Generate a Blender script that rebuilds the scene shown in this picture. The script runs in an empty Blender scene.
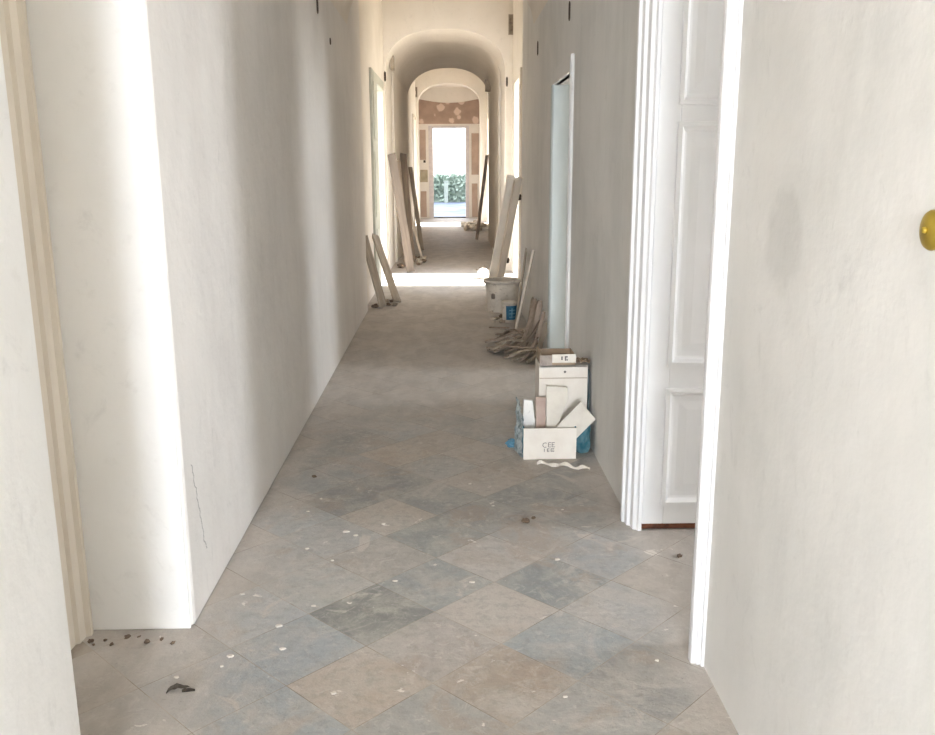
import bpy, bmesh, math, random
from mathutils import Vector, Matrix
random.seed(7)
S = bpy.context.scene
COL = S.collection
PI = math.pi

# ------------------------------------------------------------------ materials
def lin(r, g, b):
    f = lambda c: (c/255/12.92) if c/255 <= .04045 else ((c/255+.055)/1.055)**2.4
    return (f(r), f(g), f(b), 1)

class NT:
    def __init__(s, name):
        s.m = bpy.data.materials.new(name); s.m.use_nodes = True
        s.t = s.m.node_tree; s.b = s.t.nodes['Principled BSDF']
        s.b.inputs['Specular IOR Level'].default_value = .25
    def n(s, typ, **kw):
        o = s.t.nodes.new(typ)
        for k, v in kw.items(): setattr(o, k, v)
        return o
    def l(s, a, b): s.t.links.new(a, b)
    def math(s, op, a, b=None, c=None, clamp=False):
        o = s.n('ShaderNodeMath', operation=op); o.use_clamp = clamp
        for i, v in enumerate((a, b, c)):
            if v is None: continue
            if isinstance(v, (int, float)): o.inputs[i].default_value = v
            else: s.l(v, o.inputs[i])
        return o.outputs[0]
    def vec(s, src, scale=(1, 1, 1), loc=(0, 0, 0)):
        o = s.n('ShaderNodeMapping'); s.l(src, o.inputs[0])
        o.inputs['Scale'].default_value = scale; o.inputs['Location'].default_value = loc
        return o.outputs[0]
    def noise(s, src, scale, detail=4, rough=.55, dist=0):
        o = s.n('ShaderNodeTexNoise'); s.l(src, o.inputs['Vector'])
        o.inputs['Scale'].default_value = scale; o.inputs['Detail'].default_value = detail
        o.inputs['Roughness'].default_value = rough; o.inputs['Distortion'].default_value = dist
        return o.outputs['Fac']
    def ramp(s, fac, a, b):
        o = s.n('ShaderNodeMapRange'); o.interpolation_type = 'SMOOTHSTEP'
        s.l(fac, o.inputs[0]); o.inputs[1].default_value = a; o.inputs[2].default_value = b
        return o.outputs[0]
    def mix(s, fac, a, b, blend='MIX'):
        o = s.n('ShaderNodeMix', data_type='RGBA', blend_type=blend)
        if isinstance(fac, (int, float)): o.inputs[0].default_value = fac
        else: s.l(fac, o.inputs[0])
        for i, v in ((6, a), (7, b)):
            if isinstance(v, tuple): o.inputs[i].default_value = v
            else: s.l(v, o.inputs[i])
        return o.outputs[2]
    def bump(s, h, strength, dist=.01):
        o = s.n('ShaderNodeBump'); o.inputs['Strength'].default_value = strength
        o.inputs['Distance'].default_value = dist
        s.l(h, o.inputs['Height']); s.l(o.outputs[0], s.b.inputs['Normal'])
    def done(s, col, rough=.8):
        if isinstance(col, tuple): s.b.inputs['Base Color'].default_value = col
        else: s.l(col, s.b.inputs['Base Color'])
        s.b.inputs['Roughness'].default_value = rough
        return s.m
    def pos(s): return s.n('ShaderNodeNewGeometry').outputs['Position']
    def obj(s): return s.n('ShaderNodeTexCoord').outputs['Object']
    def xyz(s, v):
        o = s.n('ShaderNodeSeparateXYZ'); s.l(v, o.inputs[0]); return o.outputs

def plaster(name, a, b, c, bump=.25, crack=False, stain=False):
    t = NT(name); p = t.pos()
    n1 = t.ramp(t.noise(p, 1.1, 5, .55, .4), .35, .65)
    n2 = t.ramp(t.noise(t.vec(p, (4, 4, .7)), 1.3, 5, .6, .2), .40, .68)
    n3 = t.noise(p, 16, 6, .65)
    col = t.mix(n1, a, b)
    col = t.mix(t.math('MULTIPLY', n2, .3), col, c)
    f = t.math('MULTIPLY', t.ramp(t.noise(t.vec(p, (6, 6, 4), (3, 1, 7)), 1.6, 7, .7, .8), .56, .74), .26)
    col = t.mix(f, col, (a[0]*.62, a[1]*.62, a[2]*.62, 1))
    col = t.mix(t.math('MULTIPLY', t.ramp(n3, .58, .75), .10), col, (.35, .32, .28, 1))
    # specks: old nail holes
    v = t.n('ShaderNodeTexVoronoi'); t.l(t.vec(p, (1, 1, 1)), v.inputs['Vector']); v.inputs['Scale'].default_value = 2.3
    col = t.mix(t.math('LESS_THAN', v.outputs['Distance'], .012), col, (.09, .08, .07, 1))
    x, y, z = t.xyz(p)
    if crack:
        w = t.math('MULTIPLY', t.math('SUBTRACT', t.noise(t.vec(p, (0, 0, 1)), 14, 4, .6), .5), .11)
        cy = t.math('MULTIPLY_ADD', t.math('SUBTRACT', .559, z), .304, 2.909)
        d = t.math('ABSOLUTE', t.math('ADD', t.math('SUBTRACT', y, cy), w))
        m = t.math('LESS_THAN', d, t.math('MULTIPLY', t.noise(t.vec(p, (0, 0, 1)), 9, 2), .008))
        m = t.math('MULTIPLY', m, t.math('MULTIPLY', t.math('GREATER_THAN', z, .20), t.math('LESS_THAN', z, .56)))
        col = t.mix(t.math('MULTIPLY', m, .6), col, (.2, .19, .18, 1))
    if stain:
        dy = t.math('DIVIDE', t.math('SUBTRACT', y, 2.10), .125)
        dz = t.math('DIVIDE', t.math('SUBTRACT', z, 1.37), .13)
        r = t.math('ADD', t.math('MULTIPLY', dy, dy), t.math('MULTIPLY', dz, dz))
        r = t.math('ADD', r, t.math('MULTIPLY', t.noise(p, 9, 5, .6), 1.6))
        m = t.ramp(r, 2.0, 1.2)
        col = t.mix(t.math('MULTIPLY', m, .22), col, (.36, .35, .33, 1))
    h = t.math('ADD', t.math('MULTIPLY', t.noise(p, 3.2, 5, .55), 1.6), t.math('MULTIPLY', n3, .30))
    t.bump(h, bump, .03)
    return t.done(col, .88)

P_LEFT = plaster('plaster_left', lin(228, 224, 219), lin(219, 215, 210), lin(232, 230, 226), .30, crack=True)
P_NEAR = plaster('plaster_white', lin(232, 231, 229), lin(227, 226, 223), lin(235, 234, 232), .22)
P_RIGHT = plaster('plaster_right', lin(225, 223, 220), lin(210, 209, 206), lin(231, 230, 227), .16, stain=True)
P_FAR = plaster('plaster_cream', lin(229, 222, 212), lin(223, 216, 205), lin(231, 225, 216), .25)
P_ROOM = plaster('plaster_room', lin(225, 222, 216), lin(220, 217, 210), lin(228, 226, 222), .15)

def simple(name, a, b=None, rough=.7, scale=8, bump=.0, stretch=(1, 1, 1), lo=.35, hi=.7, spec=.25, metal=0, dirt=None):
    t = NT(name); o = t.vec(t.obj(), stretch)
    b = b or tuple(min(1, c*.86) for c in a[:3]) + (1,)
    n = t.noise(o, scale, 6, .6, .3)
    col = t.mix(t.ramp(n, lo, hi), a, b)
    if dirt: col = t.mix(t.math('MULTIPLY', t.ramp(t.noise(o, scale*2.7, 5, .65), .55, .72), .7), col, dirt)
    if bump: t.bump(n, bump, .01)
    t.b.inputs['Specular IOR Level'].default_value = spec
    t.b.inputs['Metallic'].default_value = metal
    return t.done(col, rough)

WHITE_PAINT = simple('white_gloss_paint', lin(228, 228, 229), lin(222, 222, 222), .38, 5, .05, (1, 1, .3), spec=.45)
CREAM_PAINT = simple('cream_paint', lin(206, 196, 180), lin(197, 186, 170), .5, 5, .05, (1, 1, .3))
BLUE_REVEAL = simple('pale_blue_paint', lin(200, 208, 208), lin(190, 198, 198), .5, 4, .05, (1, 1, .3))
RAW_WOOD = simple('worn_raw_wood', lin(118, 74, 54), lin(86, 56, 44), .9, 30, .3)
OLD_WOOD = simple('grey_weathered_wood', lin(172, 160, 144), lin(140, 128, 114), .85, 14, .4, (1, 1, .08), dirt=lin(196, 188, 176))
DARK_WOOD = simple('dark_old_wood', lin(148, 134, 120), lin(116, 104, 94), .85, 14, .4, (1, 1, .08))
PALE_WOOD = simple('pale_dusty_wood', lin(222, 212, 198), lin(200, 188, 172), .8, 10, .3, (1, 1, .08))
LIT_WOOD = simple('limewashed_wood', lin(240, 234, 224), lin(226, 218, 206), .8, 10, .3, (1, 1, .08))  # paler than PALE_WOOD: doorway light on the plank put into its colour
BARK = simple('brown_lath', lin(178, 162, 148), lin(138, 124, 112), .9, 16, .4, (1, 1, .15), dirt=lin(204, 192, 180))
CARTON = simple('white_carton', lin(232, 226, 216), lin(222, 214, 203), .7, 6, .05)
CARTON_IN = simple('brown_carton', lin(168, 148, 126), lin(148, 128, 108), .85, 9, .1)
INK = simple('grey_ink', lin(118, 113, 110), None, .8)
TEAL_CARD = simple('teal_print', lin(58, 130, 150), lin(44, 108, 128), .5, 5)
TILE_PALE = simple('pale_tile_offcut', lin(216, 210, 198), lin(204, 196, 184), .45, 9, .05)
TILE_PINK = simple('pinkish_tile_offcut', lin(186, 166, 154), lin(174, 152, 140), .6, 12, .1)
PLASTIC_W = simple('dusty_white_plastic', lin(216, 208, 196), lin(196, 187, 174), .5, 9, .05, dirt=lin(150, 138, 124))
LABEL_BLUE = simple('blue_label', lin(38, 92, 122), lin(58, 112, 138), .5, 20)
BLACKISH = simple('dark_cavity', lin(70, 62, 54), lin(52, 46, 40), .9)
IRON = simple('rusty_iron', lin(74, 62, 52), lin(58, 48, 40), .7, 30, .2)
BRASS = simple('yellow_brass', lin(186, 160, 62), lin(160, 134, 48), .35, 10, 0, spec=.5, metal=.55)
RUBBLE = simple('plaster_rubble', lin(206, 196, 182), lin(168, 156, 142), .95, 9, .4)
BROWN_RUBBLE = simple('brown_rubble', lin(120, 104, 90), lin(96, 82, 70), .95, 12, .4)
CHIP = simple('white_plaster_flake', lin(216, 210, 202), lin(200, 193, 184), .9, 20, .2)
LEAF = simple('dried_leaf', lin(92, 86, 78), lin(64, 58, 52), .9, 20, .2)
PAPER = simple('white_paper', lin(236, 230, 220), lin(224, 217, 206), .8, 12, .1)
HEDGE = simple('hedge_leaves', lin(136, 152, 138), lin(164, 176, 164), .8, 3, .3)
POST_M = simple('pale_post', lin(150, 158, 150), None, .7)
t = NT('terrace_paving'); p = t.pos()
TERRACE = t.done(t.mix(t.ramp(t.noise(t.vec(p, (.5, .35, 1)), 1.0, 5, .6, .5), .35, .65), lin(92, 100, 116), lin(132, 140, 154)), .7)
t = NT('courtyard_ground'); p = t.pos()
GROUND = t.done(t.mix(t.ramp(t.noise(p, .8, 5), .35, .65), lin(178, 172, 160), lin(160, 154, 142)), .9)

t = NT('teal_plastic_film')
o = t.obj(); n = t.noise(o, 9, 5, .6, .6)
col = t.mix(t.ramp(n, .35, .62), lin(44, 98, 112), lin(96, 128, 134))
t.bump(n, .6, .03)
FILM = t.done(col, .3)
t = NT('clear_grey_film')
o = t.obj(); n = t.noise(o, 14, 5, .6, .6)
col = t.mix(t.ramp(n, .4, .62), lin(120, 132, 134), lin(176, 184, 184))
t.bump(n, .6, .03); CLEARFILM = t.done(col, .25)

# terracotta band with white spots of filler
t = NT('bare_brick_header'); p = t.pos()
v = t.n('ShaderNodeTexVoronoi'); t.l(t.vec(p, (1, 0, 1)), v.inputs['Vector']); v.inputs['Scale'].default_value = 3.4
v.inputs['Randomness'].default_value = .75
d = t.math('ADD', v.outputs['Distance'], t.math('MULTIPLY', t.math('SUBTRACT', t.noise(p, 6, 4), .5), .55))
cb = t.mix(t.ramp(t.noise(p, 3, 5), .35, .65), lin(170, 146, 130), lin(156, 134, 120))
HEADER = t.done(t.mix(t.math('MULTIPLY', t.ramp(d, .44, .30), .85), cb, lin(216, 194, 178)), .9)
t = NT('bare_brick_patch'); p = t.pos()
PATCH = t.done(t.mix(t.ramp(t.noise(p, 3, 5), .35, .65), lin(184, 162, 146), lin(172, 150, 134)), .9)
t = NT('grey_green_patch'); p = t.pos()
PATCH2 = t.done(t.mix(t.ramp(t.noise(p, 5, 5), .35, .65), lin(156, 146, 124), lin(174, 162, 140)), .9)

# floor tiles: per tile colour attribute, dust, smears and plaster spots
t = NT('dusty_stone_tiles'); p = t.pos()
at = t.n('ShaderNodeAttribute', attribute_name='tile')
x, y, z = t.xyz(p)
base = at.outputs['Color']
n1 = t.noise(p, 5, 8, .68, .6)
base = t.mix(t.math('MULTIPLY', t.ramp(n1, .38, .66), .66), base, lin(178, 173, 165))
base = t.mix(t.math('MULTIPLY', t.ramp(t.noise(t.vec(p, (1, 1, 1), (4, 2, 0)), 22, 6, .7), .46, .64), .34), base, lin(118, 117, 112))
base = t.mix(t.math('MULTIPLY', t.ramp(t.noise(t.vec(p, (1, 1, 1), (9, 5, 0)), 3.0, 6, .6, 1.0), .52, .66), .55), base, lin(160, 143, 127))
base = t.mix(t.math('MULTIPLY', t.ramp(t.noise(t.vec(p, (1, 1, 1), (2, 8, 0)), 4.2, 7, .62, 1.2), .60, .68), .8), base, lin(190, 182, 172))
dn = t.math('MULTIPLY', t.math('SUBTRACT', t.noise(p, 2.2, 6, .65, .5), .5), 3.2)
dust = t.math('MAXIMUM', t.ramp(t.math('ADD', y, dn), 3.9, 6.6), t.ramp(t.math('ADD', x, t.math('MULTIPLY', dn, .16)), .60, .80))
dust = t.math('MAXIMUM', dust, t.math('MULTIPLY', t.ramp(t.math('ADD', x, t.math('MULTIPLY', dn, .16)), -.62, -.84), .8))
dc = t.mix(t.ramp(t.noise(t.vec(p, (1, .45, 1)), 6, 7, .66, .4), .36, .64), lin(194, 186, 178), lin(170, 162, 154))
dust = t.math('MULTIPLY', dust, .78)
base = t.mix(dust, base, dc)
lg = t.ramp(t.noise(t.vec(p, (1, 1, 1), (8, 3, 4)), 2.1, 9, .72, 1.8), .54, .64)
base = t.mix(t.math('MULTIPLY', lg, .5), base, lin(186, 180, 172))
sc = t.ramp(t.noise(t.vec(p, (1, 1, 1), (5, 5, 1)), 13, 9, .78, 1.5), .50, .72)
base = t.mix(t.math('MULTIPLY', sc, .55), base, lin(206, 201, 194))
fs = t.ramp(t.noise(t.vec(p, (1, 1, 1), (2, 6, 3)), 55, 4, .7, .3), .62, .70)
base = t.mix(t.math('MULTIPLY', fs, .35), base, lin(96, 92, 88))
sp = t.ramp(t.noise(t.vec(p, (1, 1, 1), (1, 3, 5)), 9, 5, .6, .4), .665, .70)
base = t.mix(t.math('MULTIPLY', sp, t.math('MULTIPLY_ADD', t.ramp(y, 5, 3.2), .65, .2)), base, lin(226, 220, 212))
dk = t.ramp(t.noise(t.vec(p, (1, 1, 1), (7, 1, 2)), 6.5, 7, .7, .8), .66, .73)
base = t.mix(t.math('MULTIPLY', dk, .4), base, lin(78, 72, 66))
h = t.math('ADD', t.math('MULTIPLY', n1, .7), t.math('MULTIPLY', t.noise(p, 40, 5, .7), .35))
t.bump(h, .5, .02)
base = t.mix(.13, base, lin(214, 209, 204))
FLOOR = t.done(base, .62)
t = NT('dusty_joint'); p = t.pos()
JOINT = t.done(t.mix(t.ramp(t.noise(p, 4, 6), .4, .6), lin(178, 168, 156), lin(140, 130, 120)), .95)

# ------------------------------------------------------------------ mesh helpers
def link(name, bm, mat, parent=None, smooth=False, kind=None, loc=None):
    bmesh.ops.recalc_face_normals(bm, faces=bm.faces)
    me = bpy.data.meshes.new(name); bm.to_mesh(me); bm.free()
    for m in (mat if isinstance(mat, (list, tuple)) else [mat]): me.materials.append(m)
    if smooth:
        for f in me.polygons: f.use_smooth = True
    o = bpy.data.objects.new(name, me); COL.objects.link(o)
    if parent: o.parent = parent
    if loc: o.location = loc
    if kind: o['kind'] = kind
    return o
def tag(o, label, cat, group=None):
    o['label'] = label; o['category'] = cat
    if group: o['group'] = group
    return o
def thing(name, label, cat, loc, rz=0, group=None):
    o = bpy.data.objects.new(name, None); COL.objects.link(o)
    o.location = loc; o.rotation_euler = (0, 0, rz); o.empty_display_size = .05
    return tag(o, label, cat, group)
def bend(y): return 0 if y < 9.8 else .0085*(y-9.8)
def hexa(bm, c):
    v = [bm.verts.new(p) for p in c]
    for f in ((0, 1, 2, 3), (4, 5, 6, 7), (0, 1, 5, 4), (1, 2, 6, 5), (2, 3, 7, 6), (3, 0, 4, 7)):
        bm.faces.new([v[i] for i in f])
def box(bm, x0, x1, y0, y1, z0, z1, b=True):
    B = bend if b else (lambda y: 0)
    hexa(bm, [(x0+B(y0), y0, z0), (x1+B(y0), y0, z0), (x1+B(y1), y1, z0), (x0+B(y1), y1, z0),
              (x0+B(y0), y0, z1), (x1+B(y0), y0, z1), (x1+B(y1), y1, z1), (x0+B(y1), y1, z1)])
def lbox(bm, x0, x1, y0, y1, z0, z1): box(bm, x0, x1, y0, y1, z0, z1, False)
def bevel(o, w, seg=2):
    m = o.modifiers.new('edge', 'BEVEL'); m.width = w; m.segments = seg; m.limit_method = 'ANGLE'; m.angle_limit = .6
    return o
def wallbox(name, mat, boxes, bv=0):
    bm = bmesh.new()
    for b in boxes: box(bm, *b)
    o = link(name, bm, mat, kind='structure')
    if bv: bevel(o, bv)
    return o
def poly_extrude(bm, pts, z0, z1):
    a = [bm.verts.new((p[0], p[1], z0)) for p in pts]; b = [bm.verts.new((p[0], p[1], z1)) for p in pts]
    bm.faces.new(a); bm.faces.new(b[::-1]); n = len(pts)
    for i in range(n): bm.faces.new((a[i], a[(i+1) % n], b[(i+1) % n], b[i]))
def ellipse(xa, xb, zs, zt, n=36, p=2.0):
    c = (xa+xb)/2; r = (xb-xa)/2; out = []
    for i in range(n+1):
        a = PI*(1-i/n); ca, sa = math.cos(a), math.sin(a)
        out.append((c+r*math.copysign(abs(ca)**(2/p), ca), zs+(zt-zs)*abs(sa)**(2/p)))
    return out
def arch_wall(name, mat, y0, y1, prof, x0, x1, ztop, piers=True, z0=0):
    bm = bmesh.new()
    lo = ([(prof[0][0], z0)] if piers else []) + prof + ([(prof[-1][0], z0)] if piers else [])
    fr = []
    for y in (y0, y1):
        B = bend(y); a = [bm.verts.new((x+B, y, z)) for x, z in lo]
        t = []
        for i, (x, z) in enumerate(lo):
            if i == 0: q = (x0, z)
            elif i == len(lo)-1: q = (x1, z)
            elif i == 1 and piers: q = (x0, ztop)
            elif i == len(lo)-2 and piers: q = (x1, ztop)
            else: q = (x, ztop)
            t.append(bm.verts.new((q[0]+B, y, q[1])))
        fr.append((a, t))
    n = len(lo)
    for (a, t), flip in ((fr[0], 0), (fr[1], 1)):
        for i in range(n-1):
            bm.faces.new((a[i], a[i+1], t[i+1], t[i]))
    for i in range(n-1):
        bm.faces.new((fr[0][0][i], fr[0][0][i+1], fr[1][0][i+1], fr[1][0][i]))
        bm.faces.new((fr[0][1][i], fr[0][1][i+1], fr[1][1][i+1], fr[1][1][i]))
    for k in (0, n-1): bm.faces.new((fr[0][0][k], fr[1][0][k], fr[1][1][k], fr[0][1][k]))
    return link(name, bm, mat, kind='structure')
def vault(name, mat, y0, y1, prof, th=.25):
    bm = bmesh.new(); rings = []
    for y in (y0, y1):
        B = bend(y)
        rings.append([bm.verts.new((x+B, y, z)) for x, z in prof] + [bm.verts.new((x+B, y, 4.3)) for x, z in prof[::-1]])
    n = len(rings[0])
    for i in range(n): bm.faces.new((rings[0][i], rings[0][(i+1) % n], rings[1][(i+1) % n], rings[1][i]))
    h = n//2
    for r in rings:
        for i in range(h-1): bm.faces.new((r[i], r[i+1], r[n-2-i], r[n-1-i]))
    return link(name, bm, mat, kind='structure')

# ------------------------------------------------------------------ setting: floor
D = .45
special = {(-1, 0): (108, 112, 108), (0, 0): (138, 142, 141), (1, -1): (128, 132, 129), (1, 1): (136, 142, 143), (0, 1): (186, 178, 169),
           (-2, 1): (174, 161, 147), (3, -4): (184, 173, 158), (-2, 0): (157, 163, 167), (0, 2): (150, 156, 158), (-1, 1): (168, 160, 154),
           (0, -1): (166, 161, 154), (-1, -1): (160, 160, 157), (1, 0): (170, 166, 161), (2, 1): (160, 163, 165), (-3, 0): (146, 153, 158),
           (-3, 1): (144, 151, 156), (-1, 2): (164, 151, 137), (-2, 2): (152, 152, 149), (1, 2): (166, 165, 163), (-2, -1): (162, 165, 166)}
bm = bmesh.new(); lay = bm.loops.layers.float_color.new('tile')
rr = random.Random(3)
box(bm, -1.6, 1.7, -6.2, 28.8, -.06, -.0007)
for a in range(-24, 74):
    for b in range(-74, 24):
        x = (a+b)*D/2 - .06; y = (a-b)*D/2 + 3.12
        if not (-1.3 < x < 1.45 and -2.0 < y < 28.5): continue
        g = D/2 - .0018
        f = bm.faces.new([bm.verts.new((x+dx+bend(y), y+dy, 0)) for dx, dy in ((-g, 0), (0, -g), (g, 0), (0, g))])
        c = special.get((a, b)) or rr.choice([(136, 138, 137), (152, 156, 158), (170, 161, 150), (160, 160, 158), (176, 168, 159), (150, 150, 148)])
        e = rr.uniform(-7, 7); c = lin(*[v+e for v in c])
        f.material_index = 0
        for lp in f.loops: lp[lay] = c
for f in bm.faces[:6]: f.material_index = 1
floor = link('floor', bm, [FLOOR, JOINT], kind='structure')

# ------------------------------------------------------------------ setting: walls
XL, XR = -.89, .80
ZS, ZT = 3.0, 3.62
BL, BR = -.945, .95           # bay wall faces
# near corridor, left: wall before the alcove, alcove, long wall
wallbox('wall_near_left', P_NEAR, [(-1.34, XL, -6, -1.5, 0, 4.3), (-1.34, XL, -.2, 1.9, 0, 4.3), (-1.34, XL, -1.5, -.2, 0, .7), (-1.34, XL, -1.5, -.2, 2.7, 4.3)], .012)
wallbox('wall_left', P_LEFT, [(-1.34, XL, 2.81, 8.5, 0, 4.3), (-1.34, XL, 8.5, 9.7, 0, 4.9)], .018)
wallbox('wall_alcove_left', P_NEAR, [(-1.34, XL, 1.9, 2.81, 2.75, 4.3)])
# the white painted reveal of the alcove
wallbox('trim_1', P_NEAR, [(-1.25, XL-.012, 2.802, 2.815, 0, 2.75)], .004)
# right: near wall, lintel over first door, wall, lintel over second doorway, wall
wallbox('wall_right', P_RIGHT, [(XR, 1.25, -6, -1.8, 0, 4.3), (XR, 1.25, -.6, 2.60, 0, 4.3), (XR, 1.25, -1.8, -.6, 0, .7), (XR, 1.25, -1.8, -.6, 2.7, 4.3), (XR, 1.25, 2.60, 3.66, 2.75, 4.3), (XR, 1.25, 3.66, 5.86, 0, 4.3),
                               (XR, 1.25, 5.86, 6.75, 2.14, 4.3), (XR, 1.25, 6.75, 8.5, 0, 4.3), (XR, 1.25, 8.5, 9.7, 0, 4.9)])
prof = ellipse(XL-.005, XR+.005, 2.74, 3.42, 40, 2.1)
vault('ceiling_near', P_FAR, -6, 8.4, prof)
arch_wall('ceiling_near_end', P_FAR, 8.3, 8.5, prof, -1.34, 1.25, 4.9, piers=False)
# first bay
wallbox('wall_bay_left', P_FAR, [(-1.42, BL, 9.7, 12.03, 0, 4.9), (-1.42, BL, 12.03, 13.34, 2.70, 4.9), (-1.42, BL, 13.34, 15.0, 0, 4.9)])
wallbox('wall_bay_right', P_FAR, [(BR, 1.40, 9.7, 11.80, 0, 4.9), (BR, 1.40, 11.80, 13.20, 2.72, 4.9), (BR, 1.40, 13.20, 15.0, 0, 4.9)])
wallbox('ceiling_bay', P_FAR, [(-1.42, 1.40, 8.3, 15.0, 4.7, 4.9)])
pa = ellipse(-.93, .835, 2.86, 3.52, 40, 2.5)
arch_wall('wall_arch', P_FAR, 13.6, 14.9, pa, -1.30, 1.30, 4.85)
# second vault
pv = ellipse(-.915, .825, 2.88, 3.60, 40, 2.3)
vault('ceiling_middle', P_FAR, 14.9, 19.4, pv)
arch_wall('ceiling_middle_end', P_FAR, 19.3, 19.5, pv, -1.30, 1.30, 5.1, piers=False)
wallbox('wall_middle_left', P_FAR, [(-1.40, -.90, 15.0, 19.5, 0, 4.3)])
wallbox('wall_middle_right', P_FAR, [(.81, 1.35, 15.0, 19.5, 0, 4.3)])
# second bay
wallbox('wall_far_left', P_FAR, [(-1.62, -1.02, 19.5, 24.3, 0, 5.1), (-1.62, -1.02, 24.3, 25.9, 2.9, 5.1), (-1.62, -1.02, 25.9, 28.6, 0, 5.1)])
wallbox('wall_far_right', P_FAR, [(1.02, 1.52, 19.5, 24.4, 0, 5.1), (1.02, 1.52, 24.4, 25.9, 2.9, 5.1), (1.02, 1.52, 25.9, 28.6, 0, 5.1)])
wallbox('ceiling_far', P_FAR, [(-1.62, 1.52, 19.4, 28.6, 4.9, 5.1)])
pb = ellipse(-.96, .82, 3.30, 3.90, 40, 2.4)
arch_wall('wall_far_arch', P_FAR, 26.3, 26.8, pb, -1.10, 1.10, 5.0)
# end wall with the door opening
wallbox('wall_end', P_FAR, [(-1.6, -.60, 28.4, 28.8, 0, 5.1), (.43, 1.52, 28.4, 28.8, 0, 5.1), (-.60, .43, 28.4, 28.8, 2.77, 5.1)])
wallbox('ceiling_end', P_FAR, [(-1.02, 1.02, 26.8, 28.4, 3.97, 4.2)])
bm = bmesh.new()
n = 12; X0, X1 = -.875, 1.04
top = [(X0+(X1-X0)*i/n, 3.63-.12*math.sin(PI*i/n)) for i in range(n+1)]
lo = [(x, 2.885) for x, z in top]
for i in range(n):
    hexa(bm, [(lo[i][0], 28.385, lo[i][1]), (lo[i+1][0], 28.385, lo[i+1][1]), (lo[i+1][0], 28.42, lo[i+1][1]), (lo[i][0], 28.42, lo[i][1]),
              (top[i][0], 28.385, top[i][1]), (top[i+1][0], 28.385, top[i+1][1]), (top[i+1][0], 28.42, top[i+1][1]), (top[i][0], 28.42, top[i][1])])
bmesh.ops.remove_doubles(bm, verts=bm.verts, dist=1e-4)
link('trim_2', bm, HEADER, kind='structure')
k = 3
for m, (x0, x1, z0, z1) in ((PATCH, (-.83, -.655, 1.80, 2.71)), (PATCH, (-.83, -.645, .04, .84)), (PATCH, (.765, .985, 1.34, 2.60)), (PATCH, (.775, .955, .03, 1.07)), (PATCH2, (-.845, -.60, 1.12, 1.50))):
    bm = bmesh.new(); nn = 7; ra = random.Random(k)
    hexa(bm, [(x0+ra.uniform(-.02, .02), 28.385, z0), (x1+ra.uniform(-.02, .02), 28.385, z0), (x1, 28.41, z0), (x0, 28.41, z0),
              (x0+ra.uniform(-.02, .02), 28.385, z1), (x1+ra.uniform(-.02, .02), 28.385, z1), (x1, 28.41, z1), (x0, 28.41, z1)])
    link('trim_%d' % k, bm, m, kind='structure'); k += 1
bm = bmesh.new()   # pale frame of the end door
lbox(bm, -.57, -.43, 28.375, 28.72, 0, 2.77); lbox(bm, .585, .69, 28.375, 28.72, 0, 2.77); lbox(bm, -.57, .69, 28.375, 28.72, 2.765, 2.83)
link('trim_%d' % k, bm, simple('pale_lilac_frame', lin(214, 206, 204), None, .6), kind='structure'); k += 1
bm = bmesh.new(); lbox(bm, -.45, .60, 28.40, 28.8, -.02, .03)
link('trim_%d' % k, bm, simple('dark_sill', lin(92, 92, 92), None, .7), kind='structure'); k += 1
bm = bmesh.new(); lbox(bm, -.735, -.665, 28.375, 28.42, 1.715, 1.79)
o = link('lock_hole', bm, BLACKISH); tag(o, 'small dark lock hole in the far end wall left of the door', 'hole')

# back end of the corridor, behind the photographer: wall with a tall window
wallbox('wall_back', P_NEAR, [(-1.34, -.66, -6.2, -6, 0, 4.3), (.58, 1.25, -6.2, -6, 0, 4.3), (-.66, .58, -6.2, -6, 0, .55), (-.66, .58, -6.2, -6, 2.85, 4.3)])
bm = bmesh.new()
for b in ((-.66, -.60, .55, 2.85), (.52, .58, .55, 2.85), (-.06, -.02, .55, 2.85), (-.66, .58, .55, .61), (-.66, .58, 2.79, 2.85), (-.66, .58, 1.95, 1.99)):
    lbox(bm, b[0], b[1], -6.12, -6.06, b[2], b[3])
link('window_1', bm, WHITE_PAINT, kind='structure')

# right-hand side rooms (their windows bring the daylight that falls through the doorways)
def room(idx, x0, x1, y0, y1, wy0, wy1, wz0, wz1):
    wallbox('wall_room_%d' % idx, P_ROOM, [(x0, x1+.25, y0-.2, y0, 0, 3.4), (x0, x1+.25, y1, y1+.2, 0, 3.4),
        (x1, x1+.25, y0, wy0, 0, 3.4), (x1, x1+.25, wy1, y1, 0, 3.4), (x1, x1+.25, wy0, wy1, 0, wz0), (x1, x1+.25, wy0, wy1, wz1, 3.4)])
    wallbox('ceiling_room_%d' % idx, P_ROOM, [(x0, x1+.25, y0-.2, y1+.2, 3.4, 3.6)])
    bm = bmesh.new(); box(bm, x0+.1, x1+.25, y0, y1, -.05, -.001); link('floor_room_%d' % idx, bm, JOINT, kind='structure')
    bm = bmesh.new(); xm = x1+.1; ym = (wy0+wy1)/2
    for b in ((wy0, wy0+.06, wz0, wz1), (wy1-.06, wy1, wz0, wz1), (ym-.03, ym+.03, wz0, wz1), (wy0, wy1, wz0, wz0+.06), (wy0, wy1, wz1-.06, wz1), (wy0, wy1, wz1-.62, wz1-.57)):
        lbox(bm, xm-.03, xm+.03, *b)
    link('window_%d' % (idx+1), bm, WHITE_PAINT, kind='structure')
room(1, 1.25, 4.3, .6, 5.0, 2.7, 3.5, .8, 2.6)
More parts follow.
